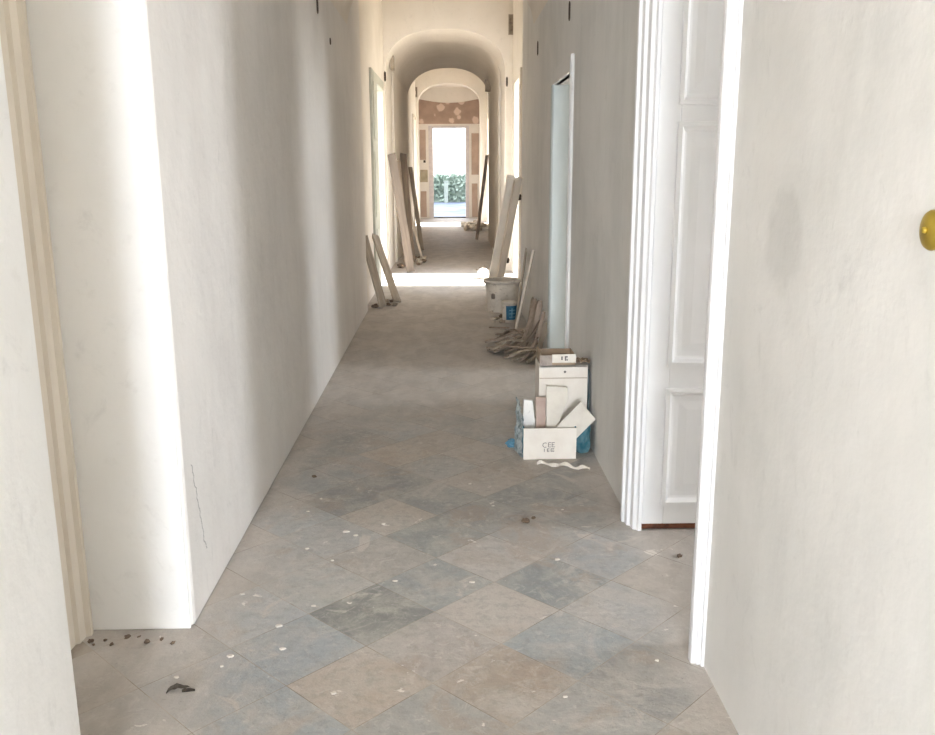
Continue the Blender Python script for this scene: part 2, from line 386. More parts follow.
for i_, (xw, ya, yb) in enumerate(((-1.25, -1.5, -.2), (1.16, -1.8, -.6))):  # unseen side windows, added to bring extra light onto the near walls
    bm = bmesh.new(); ym = (ya+yb)/2
    for b in ((ya, ya+.06, .7, 2.7), (yb-.06, yb, .7, 2.7), (ym-.03, ym+.03, .7, 2.7), (ya, yb, .7, .76), (ya, yb, 2.64, 2.7), (ya, yb, 2.0, 2.05)): lbox(bm, xw-.03, xw+.03, *b)
    link('window_%d' % (4+i_), bm, WHITE_PAINT, kind='structure')
room(2, 1.25, 4.3, 5.25, 8.6, 5.7, 6.9, .8, 2.6)

# ------------------------------------------------------------------ first right door: casing and open panelled leaf
bm = bmesh.new()
poly_extrude(bm, [(.83, 2.512), (.792, 2.512), (.790, 2.524), (.780, 2.524), (.778, 2.532), (.765, 2.532), (.762, 2.54), (.762, 2.56), (.770, 2.565),
                  (.776, 2.60), (.792, 2.606), (.798, 2.645), (.815, 2.652), (.822, 2.665), (1.25, 2.665), (1.25, 2.60), (.83, 2.60)], 0, 2.72)
link('trim_%d' % k, bm, WHITE_PAINT, kind='structure'); k += 1
bm = bmesh.new()
poly_extrude(bm, [(.83, 3.742), (.785, 3.738), (.765, 3.724), (.765, 3.694), (.777, 3.688), (.780, 3.652), (.793, 3.646), (.797, 3.606), (.812, 3.600),
                  (.818, 3.587), (.832, 3.588), (.832, 3.652), (1.25, 3.652), (1.25, 3.67), (.83, 3.67)], 0, 2.72)
link('trim_%d' % k, bm, WHITE_PAINT, kind='structure'); k += 1
bm = bmesh.new(); lbox(bm, .765, .83, 2.53, 3.74, 2.66, 2.80)
link('trim_%d' % k, bm, WHITE_PAINT, kind='structure'); k += 1

LX0, LX1, LY = .835, 1.72, 3.597      # leaf
door = bpy.data.objects.new('door_1', None); COL.objects.link(door); door.location = (LX0, LY, 0); door['kind'] = 'structure'
def dbox(bm, x0, x1, y0, y1, z0, z1): lbox(bm, x0-LX0, x1-LX0, y0-LY, y1-LY, z0, z1)
pz = [(.125, .628), (.745, 1.712), (1.80, 2.55)]; px0, px1 = .925, 1.63
bm = bmesh.new()
dbox(bm, LX0, px0, LY, LY+.045, .028, 2.66); dbox(bm, px1, LX1, LY, LY+.045, .028, 2.66)
zz = [.028] + [q for pr_ in pz for q in pr_] + [2.66]
for i in range(0, len(zz), 2): dbox(bm, px0, px1, LY, LY+.045, zz[i], zz[i+1])
bevel(link('stile', bm, WHITE_PAINT, door), .003)
for z0, z1 in pz:
    bm = bmesh.new()
    def ring(i0, y0, i1, y1):
        A = [(px0+i0, z0+i0), (px1-i0, z0+i0), (px1-i0, z1-i0), (px0+i0, z1-i0)]
        B = [(px0+i1, z0+i1), (px1-i1, z0+i1), (px1-i1, z1-i1), (px0+i1, z1-i1)]
        for q in range(4):
            w = (q+1) % 4
            bm.faces.new([bm.verts.new((a-LX0, y-LY, c)) for a, c, y in ((A[q][0], A[q][1], y0), (A[w][0], A[w][1], y0), (B[w][0], B[w][1], y1), (B[q][0], B[q][1], y1))])
    prof_ = [(-.012, LY), (-.010, LY-.012), (.006, LY-.013), (.014, LY-.002), (.020, LY+.008), (.030, LY+.011), (.050, LY+.011), (.085, LY+.006)]
    for (a, b), (c, d) in zip(prof_, prof_[1:]): ring(a, b, c, d)
    i = .085
    bm.faces.new([bm.verts.new((a-LX0, .006, c)) for a, c in ((px0+i, z0+i), (px1-i, z0+i), (px1-i, z1-i), (px0+i, z1-i))])
    bmesh.ops.remove_doubles(bm, verts=bm.verts, dist=1e-5)
    link('panel', bm, WHITE_PAINT, door)
bm = bmesh.new(); dbox(bm, LX0, LX1, LY+.001, LY+.044, .006, .0285)
o = link('worn_bottom_edge', bm, RAW_WOOD, door); o['label'] = 'worn brown bare wood bottom edge'

# second right doorway: casing, pale blue reveal
bm = bmesh.new()
poly_extrude(bm, [(.83, 5.765), (.785, 5.765), (.776, 5.775), (.776, 5.80), (.788, 5.81), (.790, 5.855), (.81, 5.865), (1.25, 5.865), (1.25, 5.86), (.83, 5.86)], 0, 2.20)
link('trim_%d' % k, bm, P_RIGHT, kind='structure'); k += 1
bm = bmesh.new()
poly_extrude(bm, [(.83, 6.84), (.790, 6.84), (.776, 6.83), (.778, 6.76), (.79, 6.745), (1.25, 6.745), (1.25, 6.752), (.83, 6.752)], 0, 2.14)
link('trim_%d' % k, bm, BLUE_REVEAL, kind='structure'); k += 1
bm = bmesh.new(); lbox(bm, .778, .83, 5.77, 6.84, 2.14, 2.24)
link('trim_%d' % k, bm, P_RIGHT, kind='structure'); k += 1

# left alcove: door with stepped cream casing at the back
bm = bmesh.new()
poly_extrude(bm, [(-1.34, 2.80), (-1.235, 2.80), (-1.228, 2.785), (-1.228, 2.765), (-1.243, 2.758), (-1.245, 2.715), (-1.258, 2.709), (-1.260, 2.66), (-1.30, 2.65), (-1.34, 2.65)], 0, 2.75)
link('trim_%d' % k, bm, CREAM_PAINT, kind='structure'); k += 1
door2 = bpy.data.objects.new('door_2', None); COL.objects.link(door2); door2.location = (-1.31, 1.9, 0); door2['kind'] = 'structure'
bm = bmesh.new(); lbox(bm, -.03, .02, 0, .75, .02, 2.75); link('leaf', bm, CREAM_PAINT, door2)
bm = bmesh.new()
for z0, z1 in ((.2, .9), (1.1, 2.4)): lbox(bm, .015, .035, .12, .62, z0, z1)
bevel(link('panel', bm, CREAM_PAINT, door2), .012)
# left bay doorway jamb posts
GG = simple('grey_green_paint', lin(188, 188, 176), lin(178, 178, 166), .6)
door3 = bpy.data.objects.new('door_3', None); COL.objects.link(door3); door3.location = (BL+.02, 11.22, 0); door3['kind'] = 'structure'
bm = bmesh.new(); lbox(bm, -.012, .024, 0, .81, .02, 2.74); bevel(link('leaf', bm, GG, door3), .004)
bm = bmesh.new()
for z0, z1 in ((.15, .8), (.95, 1.75), (1.9, 2.6)): lbox(bm, .022, .034, .14, .67, z0, z1)
bevel(link('panel', bm, GG, door3), .008)
bm = bmesh.new(); box(bm, -1.30, BL+.012, 12.03, 13.34, 2.64, 2.76)
link('trim_%d' % k, bm, GG, kind='structure'); k += 1
bm = bmesh.new(); box(bm, -1.30, -.995, 24.15, 24.31, 0, 2.95); box(bm, -1.30, -.995, 24.31, 25.9, 2.88, 2.95)
link('trim_%d' % k, bm, CREAM_PAINT, kind='structure'); k += 1
bm = bmesh.new(); box(bm, .915, .96, 11.66, 11.80, 0, 2.78)
link('trim_%d' % k, bm, P_FAR, kind='structure'); k += 1

# ------------------------------------------------------------------ small fittings on the walls
def wall_box(loc, w, h, face, label, d=.03):
    """open junction box: frame, recessed back and a cable stub; face = direction it looks: 'y' (towards -Y), '+x', '-x'"""
    rz = {'y': 0, '-x': -PI/2, '+x': PI/2}[face]
    t = thing('junction_box', label, 'junction box', loc, rz, 'open junction boxes on the walls')
    bm = bmesh.new(); e = .012
    for b in ((-w/2, w/2, 0, e), (-w/2, w/2, h-e, h), (-w/2, -w/2+e, 0, h), (w/2-e, w/2, 0, h)): lbox(bm, b[0], b[1], -d, 0, b[2], b[3])
    link('frame', bm, simple('box_frame', lin(176, 164, 148), None, .8), t)
    bm = bmesh.new(); lbox(bm, -w/2+e, w/2-e, -.008, 0, e, h-e); link('back', bm, simple('box_inside', lin(160, 148, 132), lin(128, 116, 102), .9, 20), t)
    bm = bmesh.new(); lbox(bm, -w*.12, w*.22, -d*.9, -.006, h*.30, h*.60); bevel(link('connector', bm, PLASTIC_W, t), .004)
    return t
wall_box((1.005, 13.6, 3.435), .185, .28, 'y', 'open grey junction box high on the near arch face, right of the arch', .03)
wall_box((-.875+.03, 14.25, 3.02), .20, .20, '+x', 'open grey junction box at the left springing of the near arch', .05)
wall_box((.80+.07, 18.2, 3.02), .18, .22, '-x', 'open grey junction box on the right under the end of the second vault', .1)
wall_box((-.93+.03, 26.3, 3.52), .16, .28, 'y', 'open grey junction box on the far arch face, left of the arch', .03)
def slot(loc, w, h, face, label):
    rz = {'y': 0, '-x': -PI/2, '+x': PI/2}[face]
    bm = bmesh.new(); n = 8
    ring_ = [(w/2*math.cos(2*PI*i/n)*(1.2 if i % 2 else .9), h/2+h/2*math.sin(2*PI*i/n)) for i in range(n)]
    a = [bm.verts.new((x, 0, z)) for x, z in ring_]; b = [bm.verts.new((x, -.006, z)) for x, z in ring_]
    bm.faces.new(b)
    for i in range(n): bm.faces.new((a[i], a[(i+1) % n], b[(i+1) % n], b[i]))
    o = link('wall_bracket', bm, IRON); o.location = loc; o.rotation_euler = (0, 0, rz)
    return tag(o, label, 'iron bracket', 'rusty brackets left in the walls')
slot((XR, 6.03, 2.47), .06, .12, '-x', 'rusty iron bracket on the right wall, above the blue-jambed doorway')
slot((XR, 8.07, 2.50), .07, .12, '-x', 'rusty iron bracket on the right wall, beyond the blue-jambed doorway')
slot((.895, 13.6, 2.71), .03, .15, 'y', 'thin rusty bracket at the right foot of the near arch curve')
slot((-.915+.02, 13.6, 2.79), .035, .15, 'y', 'thin rusty bracket at the left foot of the near arch curve')
slot((XL, 6.55, 2.60), .07, .10, '+x', 'rusty iron bracket at the top of the left wall')
slot((XL, 7.2, 2.48), .05, .05, '+x', 'small rusty stub on the left wall below the high bracket')
slot((BL, 11.1, 2.34), .06, .06, '+x', 'small rusty stub on the left wall in front of the sunlit doorway')
# brass wall cap
t = thing('brass_cap', 'round yellow brass cap on the near right wall', 'wall cap', (XR, 1.452, 1.446), -PI/2)
bm = bmesh.new(); n = 40
prof_ = [(.0335, 0), (.0335, .003), (.031, .007), (.024, .010), (.012, .0125), (0, .013)]
rings = []
for r, h in prof_[:-1]: rings.append([bm.verts.new((r*math.cos(2*PI*i/n), -h, r*math.sin(2*PI*i/n))) for i in range(n)])
c = bm.verts.new((0, -.013, 0))
for a, b in zip(rings, rings[1:]):
    for i in range(n): bm.faces.new((a[i], a[(i+1) % n], b[(i+1) % n], b[i]))
for i in range(n): bm.faces.new((rings[-1][i], rings[-1][(i+1) % n], c))
link('plate', bm, BRASS, t, smooth=True)
bm = bmesh.new(); bmesh.ops.create_cone(bm, cap_ends=True, segments=16, radius1=.006, radius2=.005, depth=.008, matrix=Matrix.Translation((0, -.015, 0)) @ Matrix.Rotation(PI/2, 4, 'X'))
link('screw', bm, BRASS, t, smooth=True)

# ------------------------------------------------------------------ boards
def board(name, label, cat, base, top, w, th, mat, hint=(0, 1, 0), group=None, warp=0, seed=0, drop=True):
    """plank from base to top; hint is the direction of its width"""
    b = Vector(base); tp = Vector(top); L = (tp-b).length; az = (tp-b).normalized()
    hx = Vector(hint); ax = (hx-az*hx.dot(az)).normalized(); ay = az.cross(ax)
    bm = bmesh.new(); ra = random.Random(seed); N = 10; rows = []
    for i in range(N+1):
        s = i/N; off = warp*math.sin(PI*s); ww = w/2*(1+ra.uniform(-.04, .04)); rag = ra.uniform(-.01, .01) if i in (0, N) else 0
        rows.append([bm.verts.new((x*ww, y*th/2+off, s*L+rag*(1 if x > 0 else -1))) for x, y in ((-1, -1), (1, -1), (1, 1), (-1, 1))])
    bm.faces.new(rows[0]); bm.faces.new(rows[-1])
    for p, q in zip(rows, rows[1:]):
        for i in range(4): bm.faces.new((p[i], p[(i+1) % 4], q[(i+1) % 4], q[i]))
    m = Matrix((ax, ay, az)).transposed().to_4x4()
    low = min((m @ v.co).z for v in rows[0]+rows[1])
    o = link(name, bm, mat); o.matrix_world = Matrix.Translation((b.x, b.y, b.z-low+.001 if drop else b.z)) @ m
    if cat: tag(o, label, cat, group)
    return o
G1 = 'boards leaning on the left wall'; G2 = 'boards leaning on the right wall'
board('plank', 'short grey board leaning on the left wall, nearest of the two short ones', 'plank', (-.74, 9.98, 0), (-.945, 10.05, .79), .13, .022, OLD_WOOD, (.55, 1, 0), G1, .0, 1)
board('plank', 'short grey board leaning just beyond the nearest short one, beside the sunlit strip', 'plank', (-.60, 10.32, 0), (-.905, 11.10, .72), .11, .022, OLD_WOOD, (.6, 1, 0), G1, .0, 2)
board('plank', 'tall wide dark-edged board leaning left, its foot just past the sunlit strip', 'plank', (-.565, 13.45, 0), (-.815, 13.38, 1.75), .12, .03, simple('brown_grey_board', lin(124, 112, 100), lin(100, 90, 80), .85, 14, .4, (1, 1, .08)), (1, .2, 0), G1, -.05, 3)
board('plank', 'tall grey board leaning left behind the dark-edged one', 'plank', (-.60, 14.9, 0), (-.775, 16.2, 1.78), .11, .025, DARK_WOOD, (1, .35, 0), G1, .02, 4)
board('plank', 'dark narrow board leaning between the two tall grey boards on the left', 'plank', (-.66, 14.3, 0), (-.80, 14.75, 1.66), .08, .025, DARK_WOOD, (1, .3, 0), G1, -.02, 5)
board('pole', 'thin pale pole leaning to the left of the far passage', 'pole', (-.452, 15.45, 0), (-.745, 16.3, 1.02), .04, .03, PALE_WOOD, (1, 0, 0), None, 0, 6)
board('plank', 'narrow grey board leaning on the left wall deepest in the passage', 'plank', (-.50, 17.2, 0), (-.735, 18.2, 1.55), .08, .03, OLD_WOOD, (1, .2, 0), G1, 0, 7)
# right
o = board('plank', 'long pale plank leaning right above the plaster sack, in front of the sunlit doorway', 'plank', (.512, 10.95, 0), (.682, 9.62, 1.43), .085, .05, LIT_WOOD, (1, .1, 0), G2, 0, 8)
o = board('plank', 'long greyer board with two dark hinges, right of the pale plank', 'plank', (.602, 10.85, 0), (.748, 9.50, 1.42), .085, .035, PALE_WOOD, (1, .5, 0), G2, 0, 9)
for s in (.35, .93):
    bm = bmesh.new(); lbox(bm, .045, .075, -.02, .015, 1.8*s-.03, 1.8*s+.03); bevel(link('hinge', bm, IRON, o), .004)
board('pole', 'thin dark pole leaning at the far right by the rubble heap', 'pole', (.64, 19.62, 0), (.845, 19.1, 1.80), .065, .035, BARK, (1, .2, 0), None, .0, 10)
board('plank', 'slim pale slat leaning behind the paint tub', 'plank', (.60, 8.0, 0), (.775, 8.02, .81), .035, .02, PALE_WOOD, (.3, 1, 0), G2, 0, 11)
board('plank', 'thin grey board leaning on the right wall behind the slim slat', 'plank', (.655, 8.55, 0), (.772, 8.72, .75), .11, .018, OLD_WOOD, (.15, 1, 0), G2, 0, 12)

# curved laths
def lath(pts, w, th, mat, label, seed, name='lath'):
    ra = random.Random(seed); bm = bmesh.new()
    P = [Vector(p) for p in pts]; path = []
    for i in range(len(P)-1):                       # catmull-rom
        p0, p1, p2, p3 = P[max(i-1, 0)], P[i], P[i+1], P[min(i+2, len(P)-1)]
        for q in range(5):
            u = q/5
            path.append(.5*((2*p1)+(p2-p0)*u+(2*p0-5*p1+4*p2-p3)*u*u+(3*p1-p0-3*p2+p3)*u**3))
    path.append(P[-1]); o0 = path[0].copy(); rows = []
    for i, p in enumerate(path):
        d = (path[min(i+1, len(path)-1)]-path[max(i-1, 0)]).normalized()
        sx = d.cross(Vector((0, 0, 1)) if abs(d.z) < .9 else Vector((0, 1, 0))).normalized(); sy = d.cross(sx)
        e = .55 if i in (0, len(path)-1) else 1; ww = w*e*ra.uniform(.85, 1.1)/2
        rows.append([bm.verts.new(p-o0+sx*a*ww+sy*b*th/2) for a, b in ((-1, -1), (1, -1), (1, 1), (-1, 1))])
    bm.faces.new(rows[0]); bm.faces.new(rows[-1])
    for p, q in zip(rows, rows[1:]):
        for i in range(4): bm.faces.new((p[i], p[(i+1) % 4], q[(i+1) % 4], q[i]))
    o = link(name, bm, mat, loc=o0); return tag(o, label, 'lath', 'curved wood laths in the heap by the right wall')
mats = [BARK, OLD_WOOD, DARK_WOOD]
rl = random.Random(21)
HEAP = 'bent brown lath leaning on the wall in the lath heap before the second doorway'
HEAPF = 'bent brown lath lying on the floor in the lath heap before the second doorway'
lean = [((.60, 7.05), (.785, 7.15, .40)), ((.66, 6.98), (.785, 7.02, .33)), ((.55, 7.20), (.782, 7.55, .43)), ((.57, 7.45), (.782, 7.85, .40)), ((.62, 7.6), (.785, 8.1, .38)),
        ((.50, 7.3), (.77, 7.30, .30)), ((.61, 7.25), (.782, 7.40, .45)), ((.66, 7.4), (.784, 7.70, .36)), ((.54, 7.5), (.78, 7.95, .26))]
for i, (b, tp) in enumerate(lean):
    w = rl.uniform(.03, .05); m = [.6, .5, .4][i % 3]
    mid = (b[0]+(tp[0]-b[0])*.62, b[1]+(tp[1]-b[1])*.5, tp[2]*.36+.02)
    lath([(b[0]-.03, b[1]-.02, .013+.004*i), (b[0]+.04, b[1], .06), mid, tp], w, .016, mats[i % 3], HEAP, 30+i)
flat = [((.33, 7.60), (.74, 7.35)), ((.34, 7.45), (.76, 7.15)), ((.37, 7.85), (.77, 7.45)), ((.36, 7.38), (.70, 7.42)), ((.44, 8.0), (.74, 7.5)), ((.46, 7.18), (.75, 7.2)), ((.52, 7.02), (.72, 7.3)),
        ((.38, 7.30), (.68, 7.62)), ((.32, 7.70), (.66, 7.75)), ((.50, 7.08), (.755, 7.02)), ((.42, 7.92), (.62, 8.0)), ((.35, 7.52), (.66, 7.12)), ((.41, 7.66), (.77, 7.88))]
for i, (a, b) in enumerate(flat):
    z = .010+.011*(i % 5)
    mz = z + rl.uniform(.03, .08)
    mid = ((a[0]+b[0])/2+rl.uniform(-.03, .03), (a[1]+b[1])/2+rl.uniform(-.08, .08), mz)
    lath([(a[0], a[1], z), ((a[0]+mid[0])/2, (a[1]+mid[1])/2, z+.02), mid, (b[0], b[1], z+rl.uniform(.03, .10))], rl.uniform(.035, .065), .014, mats[(i+1) % 3], HEAPF, 60+i)

# ------------------------------------------------------------------ bucket and tub
def lathe(bm, prof, n=40):
    rings = [[bm.verts.new((r*math.cos(2*PI*i/n), r*math.sin(2*PI*i/n), z)) for i in range(n)] for r, z in prof]
    for a, b in zip(rings, rings[1:]):
        for i in range(n): bm.faces.new((a[i], a[(i+1) % n], b[(i+1) % n], b[i]))
    return rings
t = thing('mortar_bucket', 'large dusty white plastic bucket in front of the sunlit strip', 'bucket', (.598, 9.72, 0)); t.scale = (1.1, 1.1, 1.0)
bm = bmesh.new(); r = lathe(bm, [(.148, 0), (.15, .004), (.176, .345), (.170, .345), (.144, .012)]); bm.faces.new(r[0]); bm.faces.new(r[-1])
link('body', bm, PLASTIC_W, t, smooth=True)
bm = bmesh.new(); r = lathe(bm, [(.174, .318), (.189, .318), (.191, .350), (.170, .352), (.170, .318)]); link('rim', bm, PLASTIC_W, t, smooth=True)
bm = bmesh.new(); r = lathe(bm, [(.001, .30), (.168, .30)]); link('dried_mortar', bm, RUBBLE, t)
bm = bmesh.new(); lbox(bm, -.095, -.055, -.163, -.13, .15, .21); o = link('mortar_stain', bm, DARK_WOOD, t); o['label'] = 'dark mortar stain'; o.rotation_euler = (0, 0, -.16); bevel(o, .012)

t = thing('paint_tub', 'small white tub with blue label in front of the large bucket', 'tub', (.625, 8.98, 0))
bm = bmesh.new(); r = lathe(bm, [(.066, 0), (.068, .004), (.078, .205), (.074, .205), (.064, .01)]); bm.faces.new(r[0]); bm.faces.new(r[-1]); link('body', bm, PLASTIC_W, t, smooth=True)
bm = bmesh.new(); r = lathe(bm, [(.0765, .195), (.083, .195), (.083, .213), (.001, .216)]); link('lid', bm, PLASTIC_W, t, smooth=True)
bm = bmesh.new(); n = 18; rows = []
for i in range(n+1):
    a = -PI*.66+PI*.62*i/n
    rows.append([bm.verts.new(((.0695+.048*z)*math.cos(a), (.0695+.048*z)*math.sin(a), z)) for z in (.03, .175)])
for p, q in zip(rows, rows[1:]): bm.faces.new((p[0], q[0], q[1], p[1]))
lb = link('label', bm, LABEL_BLUE, t, smooth=True); lb['label'] = 'blue printed label'
bm = bmesh.new(); rows = []
def lstrip(a0, a1, z0, z1):
    v = []
    for i in range(7):
        a = a0+(a1-a0)*i/6
        v.append([bm.verts.new(((.0708+.048*z)*math.cos(a), (.0708+.048*z)*math.sin(a), z)) for z in (z0, z1)])
    for p, q in zip(v, v[1:]): bm.faces.new((p[0], q[0], q[1], p[1]))
for z in (.055, .09, .125): lstrip(-PI*.52, -PI*.22, z, z+.008)
lstrip(-PI*.42, -PI*.38, .05, .15)
link('print', bm, simple('pale_print', lin(120, 160, 180), None, .6), lb)

# ------------------------------------------------------------------ tile boxes by the right wall
def carton(name, label, loc, rz, w, d, h, th=.006, front=CARTON, side=TEAL_CARD, lean=0):
    t = thing(name, label, 'box', loc, rz, 'cardboard boxes by the right wall')
    bm = bmesh.new(); lbox(bm, -w/2, w/2, 0, th, .001, h); bmesh.ops.rotate(bm, verts=bm.verts, cent=(0, 0, 0), matrix=Matrix.Rotation(lean, 3, 'X'))
    fr = link('front_panel', bm, front, t)
    bm = bmesh.new(); lbox(bm, -w/2, -w/2+th, th, d, .001, h); link('side_panel', bm, side, t)
    bm = bmesh.new(); lbox(bm, w/2-th, w/2, th, d, .001, h); link('side_panel', bm, side, t)
    bm = bmesh.new(); lbox(bm, -w/2, w/2, d-th, d, .001, h); link('back_panel', bm, front, t)
    bm = bmesh.new(); lbox(bm, -w/2+th, w/2-th, th, d-th, .001, .008); link('bottom', bm, CARTON_IN, t)
    return t, fr
t, fr = carton('tile_box', 'low open white box with small printed mark, front of the stack on the right', (.543, 4.57, 0), .02, .288, .20, .176)
fr['label'] = 'white front with a small grey printed mark'
# printed mark: two rows of letter-like strokes
bm = bmesh.new()
def stroke(x0, z0, x1, z1, w=.0035):
    d = Vector((x1-x0, 0, z1-z0)).normalized(); s = Vector((-d.z, 0, d.x))*w/2
    bm.faces.new([bm.verts.new((px, -.0012, pz_)) for px, pz_ in ((x0+s.x, z0+s.z), (x1+s.x, z1+s.z), (x1-s.x, z1-s.z), (x0-s.x, z0-s.z))])
cx, cz, r = -.026, .082, .013     # a C
for i in range(7):
    a0, a1 = .9+i*.63, .9+(i+1)*.63
    stroke(cx+r*math.cos(a0), cz+r*math.sin(a0), cx+r*math.cos(a1), cz+r*math.sin(a1))
for x in (-.008,): stroke(x, .07, x, .096)
for z in (.071, .083, .095): stroke(-.008, z, .008, z)
stroke(.012, .07, .012, .096); stroke(.012, .095, .026, .095); stroke(.012, .083, .024, .083); stroke(.012, .071, .028, .071)
for x in (-.030, -.014, .006): stroke(x, .044, x, .062)
for z in (.045, .053, .061): stroke(-.014, z, -.002, z); stroke(.006, z, .024, z)
link('printed_mark', bm, INK, fr)
t, fr = carton('tile_box', 'tall white cardboard box standing behind the low printed box', (.640, 4.80, 0), .0, .272, .22, .47, side=CARTON)
bm = bmesh.new(); lbox(bm, -.134, .13, .0, .215, .462, .468); link('flap', bm, CARTON, t)
bm = bmesh.new(); lbox(bm, -.134, .134, -.003, .0, .398, .401); link('crease', bm, CARTON_IN, fr)
bm = bmesh.new(); bmesh.ops.create_circle(bm, cap_ends=True, segments=14, radius=.007, matrix=Matrix.Translation((.008, -.0015, .435)) @ Matrix.Rotation(PI/2, 4, 'X')); link('printed_dot', bm, INK, fr)
# tray on top
t = thing('small_carton', 'small open carton with white printed end on top of the tall white box', 'box', (.605, 4.80, .470), .0)
bm = bmesh.new(); lbox(bm, -.095, -.091, 0, .19, 0, .075); lbox(bm, .096, .10, 0, .19, 0, .06); lbox(bm, -.095, .10, .186, .19, 0, .06); lbox(bm, -.095, .10, 0, .19, 0, .005); lbox(bm, -.095, .10, 0, .004, 0, .02)
link('body', bm, CARTON_IN, t)
bm = bmesh.new(); lbox(bm, -.03, .103, -.006, 0, .018, .066); o = link('end_label', bm, PAPER, t); o['label'] = 'white end label with a grey mark'; bevel(o, .001)
bm = bmesh.new()
for a in ((.018, .03), (.018, .045)): pass
lbox(bm, .020, .028, -.0072, -.006, .034, .054); lbox(bm, .040, .048, -.0072, -.006, .03, .056); lbox(bm, .048, .056, -.0072, -.006, .048, .056); lbox(bm, .050, .056, -.0072, -.006, .03, .04)
link('printed_mark', bm, INK, o)
bm = bmesh.new()
lbox(bm, -.10, -.03, -.004, 0, 0, .06); o = link('torn_tape', bm, simple('grey_tape', lin(176, 164, 154), lin(140, 128, 120), .8, 14, .2), t)
# brown torn cardboard to the right on top
def crumple(name, label, cat, loc, size, mat, seed, amp=.25, sub=3, group=None, rot=0, boxy=0):
    sq = lambda p: 1/max(abs(p.x), abs(p.y), abs(p.z))**boxy
    bm = bmesh.new(); bmesh.ops.create_icosphere(bm, subdivisions=sub, radius=1)
    ra = random.Random(seed); ks = [(Vector((ra.uniform(-1, 1), ra.uniform(-1, 1), ra.uniform(-1, 1))).normalized(), ra.uniform(2, 5), ra.uniform(0, 6)) for _ in range(7)]
    for v in bm.verts:
        p = v.co.normalized(); p = p*sq(p); d = 1+sum(amp/3*math.sin(f*k_.dot(p)*2+ph) for k_, f, ph in ks)+ra.uniform(-amp, amp)*.25
        v.co = Vector((p.x*d*size[0], p.y*d*size[1], max(-size[2]*.8, p.z*d*size[2])))
    z0 = min(v.co.z for v in bm.verts)
    for v in bm.verts: v.co.z -= z0
    o = link(name, bm, mat); o.location = loc; o.rotation_euler = (0, 0, rot)
    if cat: tag(o, label, cat, group)
    return o
bm = bmesh.new(); ra = random.Random(5); rows = []
for i in range(7):
    rows.append([bm.verts.new((.08*i/6, .02+.015*math.sin(i*2.1)+.12*j/3, .004+.018*math.sin(i*1.3+j*1.7)**2+(.012 if j == 0 else 0))) for j in range(4)])
for p, q in zip(rows, rows[1:]):
    for j in range(3): bm.faces.new((p[j], q[j], q[j+1], p[j+1]))
o = link('cardboard_scrap', bm, simple('brown_card', lin(170, 150, 128), lin(132, 112, 94), .9, 25, .3), loc=(.712, 4.80, .469)); o.modifiers.new('s', 'SOLIDIFY').thickness = .005
tag(o, 'torn brown cardboard scrap on the right edge of the tall white box', 'cardboard')
# offcuts standing in the low box, leaning on the tall one
def offcut(label, pts, y0, y1, th, mat, name='tile_offcut'):
    """flat piece: pts (x, z); tilted from y0 at z=.0 to y1 at z=.37"""
    bm = bmesh.new(); Y = lambda z: y0+(y1-y0)*z/.37
    ox, oz = pts[0]
    a = [bm.verts.new((x-ox, Y(z)-Y(oz), z-oz)) for x, z in pts]; b = [bm.verts.new((x-ox, Y(z)-Y(oz)+th, z-oz)) for x, z in pts]
    bm.faces.new(a); bm.faces.new(b[::-1]); n = len(pts)
    for i in range(n): bm.faces.new((a[i], a[(i+1) % n], b[(i+1) % n], b[i]))
    o = link(name, bm, mat, loc=(ox, Y(oz), oz)); return tag(o, label, 'tile piece', 'tile offcuts standing in the low box')
offcut('narrow pinkish-brown tile strip standing at left in the low box', [(.478, .014), (.526, .014), (.537, .305), (.480, .307)], 4.655, 4.755, .012, TILE_PINK)
offcut('tall pale tile offcut standing in the middle of the low box', [(.533, .016), (.585, .016), (.612, .20), (.657, .30), (.655, .360), (.538, .369)], 4.62, 4.74, .011, TILE_PALE)
offcut('square pale tile turned on its corner in the right of the low box', [(.668, .03), (.676, .094), (.742, .16), (.795, .213), (.713, .308), (.580, .172), (.59, .03)], 4.582, 4.63, .010, TILE_PALE)
offcut('crumpled white wrapper with dark streaks standing in the left end of the low box', [(.418, .014), (.472, .014), (.474, .175), (.463, .285), (.414, .292), (.408, .17)], 4.665, 4.765, .02, simple('streaked_paper', lin(232, 230, 226), lin(120, 122, 124), .6, 9, .2, (4, 1, 1), .52, .66), 'wrapper')
# teal plastic film between the boxes and the wall
def sheet(name, label, cat, pts, mat, th=.004, amp=.012, seed=1, nx=10, nz=12):
    """crumpled sheet through 4 corner points (bl, br, tr, tl)"""
    bl, br, tr, tl = [Vector(p) for p in pts]; ra = random.Random(seed); bm = bmesh.new(); rows = []
    n_ = (br-bl).cross(tl-bl).normalized()
    for i in range(nz+1):
        v = i/nz; a = bl.lerp(tl, v); b = br.lerp(tr, v)
        rows.append([bm.verts.new(a.lerp(b, j/nx)+n_*amp*(math.sin(j*1.9+i*.7+seed)+.6*math.sin(i*1.7-j*.8)+ra.uniform(-.5, .5))*(0 if i == 0 else 1)-bl) for j in range(nx+1)])
    for p, q in zip(rows, rows[1:]):
        for j in range(nx): bm.faces.new((p[j], p[j+1], q[j+1], q[j]))
    o = link(name, bm, mat, loc=bl); o.modifiers.new('s', 'SOLIDIFY').thickness = th
    return tag(o, label, cat)
crumple('plastic_bag', 'crumpled teal plastic bag wedged between the low box and the right wall', 'plastic bag', (.738, 4.722, 0), (.044, .062, .12), FILM, 12, .06, 3, boxy=.7)
sheet('plastic_film', 'grey-teal plastic film hanging between the tall white box and the right wall', 'plastic film', [(.785, 4.80, .002), (.790, 5.04, .002), (.792, 5.06, .44), (.787, 4.83, .43)], simple('dusty_teal_film', lin(92, 116, 120), lin(128, 140, 140), .4, 9, .4), amp=.002, seed=3)
